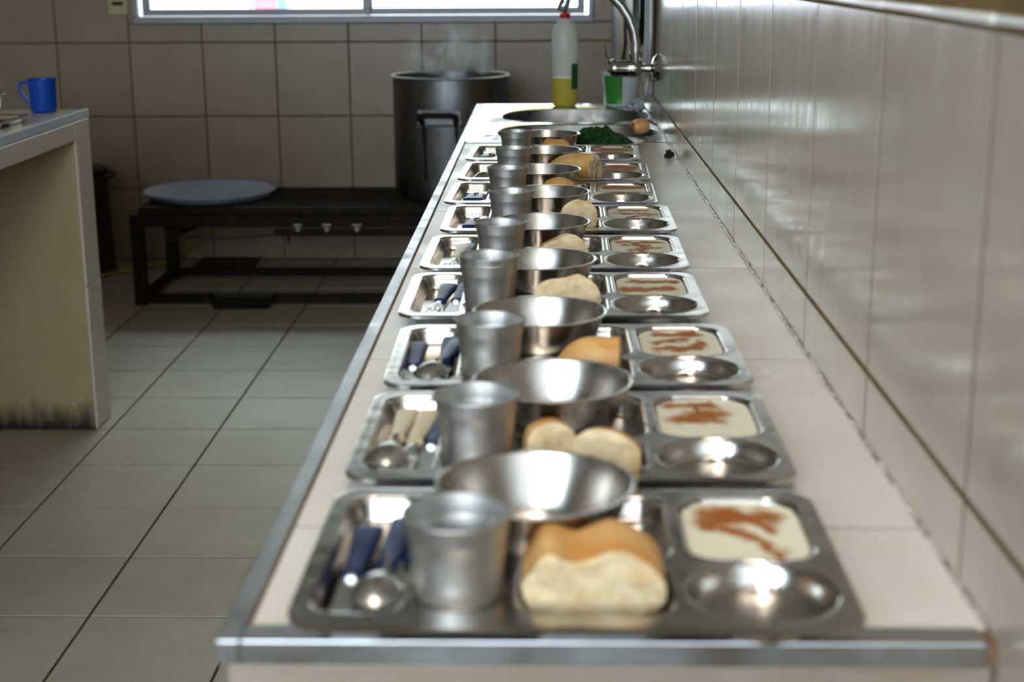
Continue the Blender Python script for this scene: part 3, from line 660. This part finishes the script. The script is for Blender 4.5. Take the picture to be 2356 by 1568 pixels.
tp = thing('wall_tap', 'chrome wall tap with tall gooseneck spout and lever above the sink', 'tap', (XR, 3.66, .984))
MB().lathe([(.001, -.018), (.014, -.018), (.024, -.014), (.033, -.006), (.035, 0), (.001, 0)], 36, axis='x').build('flange', 'chrome', tp)
MB().lathe([(.010, -.018), (.012, -.020), (.012, -.034), (.009, -.036), (.009, -.045)], 24, axis='x').build('coupling', 'chrome', tp)
MB().lathe([(.001, -.040), (.014, -.040), (.021, -.048), (.0225, -.066), (.0205, -.072), (.0215, -.076), (.0215, -.100), (.0225, -.102), (.0225, -.112), (.018, -.118), (.001, -.118)], 36, axis='x').build('valve_body', 'chrome', tp)
sp = [(-.056, 0, .012), (-.056, 0, .035), (-.057, 0, .06), (-.063, 0, .09), (-.0745, 0, .12), (-.092, 0, .147), (-.113, 0, .169), (-.138, 0, .186), (-.165, 0, .195), (-.190, 0, .194), (-.210, 0, .184), (-.222, 0, .170), (-.2275, 0, .156)]
tpipe = MB().tube(sp, [.0125]*2+[.0118]*(len(sp)-2), 18); tpipe.build('spout', 'chrome', tp)
MB().lathe([(.0145, .012), (.0155, .014), (.0155, .036), (.0138, .038)], 24, (-.056, 0, 0)).build('spout_collar', 'chrome', tp)
MB().tube([(-.112, 0, .0), (-.120, -.002, .012), (-.127, -.003, .03), (-.1305, -.003, .052), (-.1305, -.003, .062)], [.006, .0062, .0058, .0045, .002], 10, flat=.35).build('lever', 'chrome', tp)
e = Vector(sp[-1]); d = (Vector(sp[-1])-Vector(sp[-2])).normalized()
MB().tube([e-d*.004, e+d*.004, e+d*.020, e+d*.022], [.0120, .0132, .0132, .0115], 18).build('aerator', 'chrome', tp)

tb = thing('plastic_tub', 'milky plastic tub with a green printed band beside the wall behind the sink', 'tub', (.205, 4.185, HC+.0016))
MB().lathe([(.001, .001), (.044, .001), (.046, .003), (.0565, .088), (.060, .089), (.060, .094), (.0555, .094), (.045, .005), (.001, .004)], 48).build('body', 'tub_white', tb)
gb = MB()
for k in range(13):
    a = math.radians(212+k*5)
    for (r, z) in ((.0468, .008), (.0568, .086)): gb.v.append((r*math.cos(a), r*math.sin(a), z))
for k in range(12): gb.f.append((k*2, k*2+2, k*2+3, k*2+1))
gb.build('green_band', 'green_band', tb)
def crumple(name, m, label, cat, loc, r, seed, sz=(1, 1, 1)):
    k = MB().lathe([(.001, -1)]+[(math.cos(t), math.sin(t)) for t in [(-.5+q/10)*math.pi for q in range(1, 10)]]+[(.001, 1)], 18)
    for i, p in enumerate(k.v):
        v = Vector(p); n = 1+.55*noise.noise(v*1.9+Vector((seed, 0, 0)))+.35*noise.noise(v*4+Vector((0, seed, 0))); k.v[i] = (p[0]*r*n*sz[0], p[1]*r*n*sz[1], max(-r*.8, p[2]*r*n)*sz[2])
    zmin = min(p[2] for p in k.v); o = k.build(name, m, smooth=True, ang=12); o.location = (loc[0], loc[1], loc[2]-zmin); return tag(o, label, cat)
crumple('sponge', 'black', 'dark wet scrubber lying in the plastic tub', 'scrubber', (.190, 4.17, HC+.062), .024, 2.2, (1.1, 1, .9))
crumple('plastic_bag', 'bag', 'crumpled clear plastic bag in the corner between sink and wall', 'bag', (.240, 4.02, HC+.0016), .020, 5.1, (1.0, 1.6, .9))
crumple('foil_wrapper', 'wrapper', 'small crumpled dark foil wrapper lying by the wall', 'wrapper', (.2515, 3.065, HC), .0095, 8.4, (.95, 1, 1))
on = thing('onion', 'half-peeled brown onion lying on the right side of the sink', 'onion', (.216, 3.475, HC+.0016), .45)
k = MB().lathe([(.001, -.0265), (.005, -.0255), (.0095, -.0225), (.0145, -.0165), (.0178, -.0085), (.0190, .0), (.0183, .008), (.0160, .0145), (.0145, .0170)], 32, axis='x')
k.build('skin', 'onion', on).location = (0, 0, .0185)
MB().lathe([(.0145, .0170), (.0120, .0195), (.0110, .0190), (.0070, .0210), (.001, .0215)], 32, axis='x').build('flesh', 'onion_flesh', on).location = (0, 0, .0185)
MB().lathe([(.001, -.0275), (.0052, -.0262), (.0098, -.0228), (.0118, -.0205)], 20, axis='x').build('root_end', 'onion_peel', on).location = (0, 0, .0185)
pl = MB(); pts = [(.010, 0, .034), (.020, .001, .033), (.030, .002, .029), (.040, .0, .022), (.043, -.002, .017)]
pl.tube(pts, [.006, .009, .009, .006, .002], 8, flat=.2); pl.build('peel', 'onion_peel', on)
gp = MB().lathe([(.001, .001), (.055, .001), (.062, .003), (.088, .0095), (.098, .0105), (.0985, .0118), (.088, .0112), (.062, .0045), (.055, .0025), (.001, .0025)], 56).build('steel_plate', 'bowl_steel'); gp.location = (.113, 3.262, HC+.0016)
tag(gp, 'stainless plate heaped with chopped greens in front of the sink', 'plate')
gm = MB(); rg = random.Random(11)
for k in range(5200):
    a = rg.uniform(0, 2*math.pi); q = math.sqrt(rg.random()); x, y = .076*q*math.cos(a), .062*q*math.sin(a)
    top = .040*(1-q**2.2)*(.85+.28*noise.noise(Vector((x*60, y*60, 1.5))))*(1.0 if x < .02 else 1-(x-.02)*6)
    z = .005+max(.002, top)*(1-.35*rg.random()**2); s = rg.uniform(.0016, .0036)
    u = Vector((rg.gauss(0, 1), rg.gauss(0, 1), rg.gauss(0, 1))).normalized(); w = u.cross(Vector((rg.gauss(0, 1), rg.gauss(0, 1), rg.gauss(0, 1)))).normalized(); n = u.cross(w)
    c = Vector((x, y, z)); b = len(gm.v)
    for (p, q2, t) in ((-1, -.6, .3), (1, -.5, .2), (.9, .6, -.2), (-.8, .7, .35), (0, 0, -.35)): gm.v.append(tuple(c+u*(p*s)+w*(q2*s)+n*(t*s)))
    gm.f += [(b, b+1, b+4), (b+1, b+2, b+4), (b+2, b+3, b+4), (b+3, b, b+4)]
me = bpy.data.meshes.new('chopped_greens'); me.from_pydata(gm.v, [], gm.f); go = obj('chopped_greens', me, 'greens'); go.location = (.113, 3.262, HC+.0016)
tag(go, 'heap of finely chopped dark green leaves on the steel plate', 'greens', None, 'stuff')

# right wall beyond the tap
tw_ = MB(); P = [(3.72, 1.62), (3.985, 1.62), (3.97, .93), (3.90, .915), (3.815, .905), (3.75, .98), (3.715, 1.06)]
ny = 26
rows = []
for j in range(ny+1):
    t = j/ny; z = 1.62-.715*t
    y1 = 3.985-.03*t-(.10*max(0, (t-.93)/.07)); y0 = 3.72 if z > 1.06 else 3.72+.10*((1.06-z)/.155)**1.0
    for i in range(15):
        u = i/14; y = y0+(y1-y0)*u; x = XR-.012-.006*math.sin(u*9+1.0)-.004*math.sin(u*17)*t; tw_.v.append((x, y, z))
for j in range(ny):
    for i in range(14): a = j*15+i; tw_.f.append((a, a+1, a+16, a+15))
o = tw_.build('dish_towel', 'towel', None, ang=80); sd = o.modifiers.new('thick', 'SOLIDIFY'); sd.thickness = .004; tag(o, 'pale grey dish towel hanging on the right wall behind the tap', 'towel')
hp = thing('frying_pan', 'black frying pan hanging on the right wall beyond the towel', 'pan', (XR-.004, 4.20, 1.15))
MB().lathe([(.001, -.004), (.130, -.004), (.137, -.006), (.158, -.020), (.1605, -.021), (.1605, -.018), (.140, -.003), (.132, -.001), (.001, -.001)], 56, axis='x').build('body', 'black', hp)
MB().tube([(-.016, 0, .155), (-.016, 0, .26), (-.012, 0, .36)], [.009, .010, .009], 10, flat=.5).build('handle', 'black', hp)
MB().lathe([(.1595, -.022), (.1620, -.022), (.1620, -.019), (.1595, -.019)], 56, axis='x').build('rim', 'chrome', hp)
cb = MB().tube([(XR-.012, 5.20, 1.7), (XR-.012, 5.17, 1.3), (XR-.013, 5.14, 1.1), (XR-.013, 5.03, 1.03), (XR-.013, 4.98, .97), (XR-.013, 5.06, .93), (XR-.012, 5.2, .90), (XR-.012, 5.28, .88)], .006, 8).build('cable', 'rubber')
tag(cb, 'black cable looping down the yellow door', 'cable')
sw = thing('wall_switch', 'cream switch plate on the far wall left of the window', 'switch', (-1.771, YB-.001, 1.085))
MB().box(-.040, .040, -.012, 0, -.055, .055).build('plate', 'switch', sw, smooth=False, bevel=.003)
MB().box(-.022, .022, -.016, -.011, -.018, -.003).build('rocker', 'black', sw, smooth=False, bevel=.001)

# ------------------------------------------------------------ side counter on the left
sc = thing('side_counter', 'tiled side counter with yellow painted end wall at the left', 'counter', (0, 0, 0))
LX, LZ = -1.228, .861
MB().box(-2.35, LX-.004, 1.2, 3.986, LZ-.022, LZ-.003).build('slab', 'top_grout', sc, smooth=False)
lys = lines(3.0-.1*0+.98, .45, 1.2, 3.98)
for a, b in ((-2.35, -1.80), (-1.80, LX-.012)):
    for j in range(len(lys)-1): tile(sc, 'floor', a, b, lys[j], lys[j+1], LZ-.007, 'pier_tile', g=.003)
MB().box(LX-.012, LX, 1.2, 3.988, LZ-.022, LZ+.0008).build('edge_trim', 'white_paint', sc, smooth=False, bevel=.001)
MB().box(-2.35, LX-.008, 3.862, 3.984, 0, LZ-.022).build('end_wall', 'yellow_paint', sc, smooth=False)
MB().box(-2.35, LX-.008, 1.25, 1.37, 0, LZ-.022).build('end_wall', 'yellow_paint', sc, smooth=False)
MB().box(LX-.10, LX-.008, 1.37, 3.862, .788, LZ-.022).build('apron', 'grout', sc, smooth=False)
for (z0, z1) in ((0.002, .398), (.398, LZ-.022)): tile(sc, 'left', 3.862, 3.986, z0, z1, LX-.008, 'pier_tile', g=.003)
for j, (a, b) in enumerate(((3.575, 3.861), (3.12, 3.575), (2.665, 3.12), (2.21, 2.665), (1.755, 2.21), (1.3, 1.755))): tile(sc, 'left', a, b, .788, LZ-.022, LX-.008, 'pier_tile', g=.003)
mg = thing('plastic_mug', 'blue plastic mug with open loop handle on the side counter', 'mug', (-1.3145, 3.888, LZ))
MB().lathe([(.001, .001), (.028, .001), (.0315, .004), (.0325, .010), (.0355, .083), (.038, .085), (.038, .0868), (.0345, .086), (.0315, .011), (.030, .006), (.001, .005)], 48).build('body', 'mug_blue', mg)
MB().tube([(-.035, 0, .077), (-.050, 0, .0775), (-.0585, 0, .073), (-.0605, 0, .064), (-.056, 0, .050), (-.045, 0, .034), (-.0335, 0, .023)], .0026, 10, flat=1.5).build('handle', 'mug_blue', mg)
lt = obj('compartment_tray', tmesh, None); lt.location = (-1.443, 3.548, LZ+.0176); lt.rotation_euler = (0, 0, -.01); tag(lt, 'stainless compartment tray on the side counter beside the blue mug', 'tray')
lp = obj('milk_pudding', pudding(STROKES[3], 44.0), None); lp.rotation_euler = (0, 0, -.01); lp.location = (-1.3253, 3.5923, LZ+.0134)
tag(lp, 'cream milk pudding with cinnamon in the tray on the side counter', 'pudding')
lb_ = dup(bowl0); lb_.location = (-1.476, 3.86, LZ+.0006); tag(lb_, 'stainless bowl at the left photo edge on the side counter behind the mug handle', 'bowl')

# ------------------------------------------------------------ stove, pot, disc and things at the back
sv = thing('low_stove', 'low black iron gas stove frame in front of the far wall', 'stove', (0, 0, 0))
X0, X1, Y0, Y1 = -1.535, 0.10, 5.37, 5.90
for (x, y) in ((X0, Y0), (X0, Y1-.045), (X1-.045, Y0), (X1-.045, Y1-.045)): MB().box(x, x+.045, y, y+.045, 0, .30).build('leg', 'iron', sv, smooth=False, bevel=.003)
for (a, b, c, d, e, f) in ((X0, X1, Y0, Y0+.045, .295, .338), (X0, X1, Y1-.045, Y1, .295, .338), (X0, X0+.045, Y0+.045, Y1-.045, .295, .338), (X1-.045, X1, Y0+.045, Y1-.045, .295, .338)):
    MB().box(a, b, c, d, e, f).build('top_rail', 'iron', sv, smooth=False, bevel=.003)
for (a, b, c, d) in ((X0+.045, X1-.045, Y0+.008, Y0+.038), (X0+.045, X1-.045, Y1-.038, Y1-.008), (X0+.008, X0+.038, Y0+.045, Y1-.045), (X1-.038, X1-.008, Y0+.045, Y1-.045)):
    MB().box(a, b, c, d, .008, .040).build('low_rail', 'iron', sv, smooth=False, bevel=.003)
for y in (5.40, 5.475, 5.56, 5.70, 5.785, 5.87): MB().box(X0+.03, X1, y-.014, y+.014, .338, .366).build('grate_bar', 'iron', sv, smooth=False, bevel=.003)
for x in (-1.42, -1.29, -1.16, -.92, -.62, -.5, -.36, -.22, -.02): MB().box(x-.012, x+.012, 5.42, 5.86, .330, .352).build('cross_bar', 'iron', sv, smooth=False, bevel=.003)
for x in (-1.29, -.36):
    b = MB().lathe([(.02, .262), (.075, .268), (.085, .285), (.082, .305), (.06, .312), (.045, .305), (.045, .29), (.02, .29)], 32, (x, 5.63, 0)).build('burner', 'iron', sv)
MB().tube([(-1.365, 5.36, .275), (-1.365, 5.45, .272), (-1.33, 5.58, .275)], [.024, .018, .016], 14).build('air_intake', 'iron', sv)
MB().lathe([(.001, -.01), (.026, -.01), (.028, .0), (.026, .008), (.001, .008)], 24, (-1.375, 5.352, .268), axis='y').build('shutter', 'iron', sv)
MB().tube([(-.995, 5.345, .280), (-.5, 5.345, .280), (0.08, 5.345, .280)], .0125, 12).build('manifold', 'iron', sv)
MB().tube([(-1.35, 5.35, .262), (-1.2, 5.35, .256), (-1.08, 5.35, .262), (-.99, 5.345, .274)], .0035, 8).build('gas_line', 'rubber', sv)
for x in (-.905, -.80, -.69, -.36):
    v = MB().lathe([(.001, -.028), (.009, -.028), (.010, -.02), (.006, -.018), (.006, 0)], 14, (x, 5.345, .297), axis='y').build('valve', 'basin_steel', sv)
    MB().box(-.017, .017, -.004, .004, -.004, .004).build('valve_lever', 'basin_steel', v, smooth=False, bevel=.001).location = (x, 5.32, .311)
MB().tube([(-.945, 5.345, .275), (-.945, 5.345, .235)], [.006, .002], 8).build('drip_nozzle', 'iron', sv)
dk = MB().lathe([(.001, .0), (.21, .001), (.228, .005), (.242, .020), (.2485, .0245), (.2505, .027), (.249, .029), (.241, .0245), (.226, .0085), (.21, .0045), (.001, .0035)], 72).build('round_tray', 'disc_alu'); dk.location = (-1.292, 5.645, .3665)
tag(dk, 'large round aluminium tray lying on the left end of the stove', 'tray')
pt = thing('stock_pot', 'tall sooty aluminium stock pot steaming on the stove', 'pot', (-.364, 5.68, .3665))
PR = .2185; PHt = .452
MB().lathe([(.001, .002), (PR-.012, .0), (PR-.003, .006), (PR, .02), (PR, PHt-.004), (PR+.004, PHt), (PR+.003, PHt+.003), (PR-.004, PHt), (PR-.005, .02), (PR-.02, .01), (.001, .01)], 72).build('body', 'pot_alu', pt)
MB().lathe([(PR-.002, PHt-.002), (PR+.0045, PHt-.001), (PR+.0055, PHt+.003), (PR+.001, PHt+.0055), (PR-.003, PHt+.003)], 72).build('rim', 'pot_rim', pt)
for base in (-98, 82):
    h = bpy.data.objects.new('handle', None); C.objects.link(h); h.parent = pt; h.rotation_euler = (0, 0, math.radians(base+90)); h.location = (0, 0, .315)
    MB().box(-.082, .082, -PR-.001, -PR+.012, -.035, .028).build('mount_plate', 'pot_alu', h, smooth=False, bevel=.002)
    MB().tube([(-.062, -PR, -.022), (-.066, -PR-.03, .0), (-.066, -PR-.038, .008), (-.05, -PR-.042, .012), (.05, -PR-.042, .012), (.066, -PR-.038, .008), (.066, -PR-.03, .0), (.062, -PR, -.022)], .0105, 10).build('grip', 'iron', h)
    MB().tube([(-.085, -PR-.003, -.028), (.085, -PR-.003, -.028)], .003, 8).build('mount_bar', 'iron', h)
    if base < 0:
        for (xx, l) in ((-.060, .20), (.062, .14)):
            MB().tube([(xx, -PR-.001, -.02), (xx+.002, -PR+.000, -.03-l*.5), (xx+.006, -PR-.000, -.03-l)], [.012, .0065, .009], 8, flat=.5).build('soot_drip', 'soot', h)
# steam
def steam_mat():
    m = bpy.data.materials.new('steam'); m.use_nodes = True; nt = m.node_tree; N = nt.nodes.new; L = nt.links.new
    nt.nodes.remove(nt.nodes['Principled BSDF']); out = nt.nodes['Material Output']; v = N('ShaderNodeVolumePrincipled')
    tc = N('ShaderNodeTexCoord'); mp = N('ShaderNodeVectorMath'); mp.operation = 'MULTIPLY'; mp.inputs[1].default_value = (1.4, 1.4, .8); L(tc.outputs['Object'], mp.inputs[0])
    n = N('ShaderNodeTexNoise'); n.inputs['Scale'].default_value = 9; n.inputs['Detail'].default_value = 4; n.inputs['Distortion'].default_value = 1.2; L(mp.outputs[0], n.inputs['Vector'])
    mr = N('ShaderNodeMapRange'); mr.inputs['From Min'].default_value = .50; mr.inputs['From Max'].default_value = .78; mr.inputs['To Max'].default_value = 16.0; L(n.outputs['Fac'], mr.inputs['Value'])
    sp = N('ShaderNodeSeparateXYZ'); L(tc.outputs['Object'], sp.inputs[0]); m2 = N('ShaderNodeMapRange'); m2.inputs['From Min'].default_value = .20; m2.inputs['From Max'].default_value = .03; L(sp.outputs['Z'], m2.inputs['Value'])
    fl_ = N('ShaderNodeVectorMath'); fl_.operation = 'MULTIPLY'; fl_.inputs[1].default_value = (1, 1, 0); L(tc.outputs['Object'], fl_.inputs[0])
    ln = N('ShaderNodeVectorMath'); ln.operation = 'LENGTH'; L(fl_.outputs[0], ln.inputs[0]); m3 = N('ShaderNodeMapRange'); m3.inputs['From Min'].default_value = .19; m3.inputs['From Max'].default_value = .09; L(ln.outputs['Value'], m3.inputs['Value'])
    mu = N('ShaderNodeMath'); mu.operation = 'MULTIPLY'; L(mr.outputs[0], mu.inputs[0]); L(m2.outputs[0], mu.inputs[1])
    mv = N('ShaderNodeMath'); mv.operation = 'MULTIPLY'; L(mu.outputs[0], mv.inputs[0]); L(m3.outputs[0], mv.inputs[1]); L(mv.outputs[0], v.inputs['Density'])
    v.inputs['Color'].default_value = (.9, .93, 1, 1); v.inputs['Anisotropy'].default_value = .3; L(v.outputs[0], out.inputs['Volume']); return m
st = MB().lathe([(.001, .0), (.18, .0), (.195, .03), (.19, .12), (.15, .2), (.001, .22)], 32).build('steam', steam_mat()); st.location = (-.364, 5.68, .3665+PHt+.006)
tag(st, 'thin steam rising from the stock pot', 'steam', None, 'stuff')
dm = thing('metal_drum', 'tall dark brown drum with side handle behind the side counter', 'drum', (-1.945, 6.02, 0))
MB().lathe([(.001, .0), (.150, .0), (.153, .01), (.150, .02), (.146, .2), (.143, .41), (.146, .418), (.146, .428), (.141, .430), (.001, .430)], 48).build('body', 'drum', dm)
MB().tube([(.14, -.02, .412), (.165, -.02, .414), (.19, -.02, .410), (.178, -.02, .396), (.155, -.02, .389), (.14, -.02, .388)], .0045, 8).build('handle', 'iron', dm)
def pan_box(name, label, x0, x1, y0, y1, h, cat):
    m = MB(); 
    for (i, z) in ((.02, .003), (.0, h), (.006, h), (.026, .006)): m.v += [(x0+i, y0+i, z), (x1-i, y0+i, z), (x1-i, y1-i, z), (x0+i, y1-i, z)]
    for r in range(3):
        for q in range(4): m.f.append((r*4+q, r*4+(q+1) % 4, r*4+4+(q+1) % 4, r*4+4+q))
    m.f += [(12, 13, 14, 15), (3, 2, 1, 0)]
    return tag(m.build(name, 'black', smooth=False), label, cat)
pan_box('drip_tray', 'shallow black drip tray on the floor before the stove', -1.245, -1.005, 5.285, 5.366, .050, 'tray')
pan_box('baking_sheet', 'black baking sheet on the floor under the back of the stove', -1.475, -1.22, 5.945, 6.245, .012, 'tray')
gv = thing('gas_valve', 'small brass and steel gas valve low on the far wall behind the stove', 'valve', (-1.500, YB-.001, .098))
MB().lathe([(.001, -.05), (.011, -.05), (.013, -.03), (.010, -.02), (.010, 0)], 16, axis='y').build('body', 'chrome', gv)
MB().box(-.03, -.008, -.045, -.03, .004, .012).build('lever', 'iron', gv, smooth=False, bevel=.001)
hs = MB().tube([(-1.505, YB-.045, .090), (-1.53, YB-.07, .06), (-1.60, 6.08, .022), (-1.68, 5.98, .009), (-1.76, 5.94, .008), (-1.85, 5.84, .008), (-1.95, 5.80, .008)], .007, 8).build('gas_hose', 'yellow_hose')
tag(hs, 'yellow gas hose running along the floor from the far wall', 'hose')
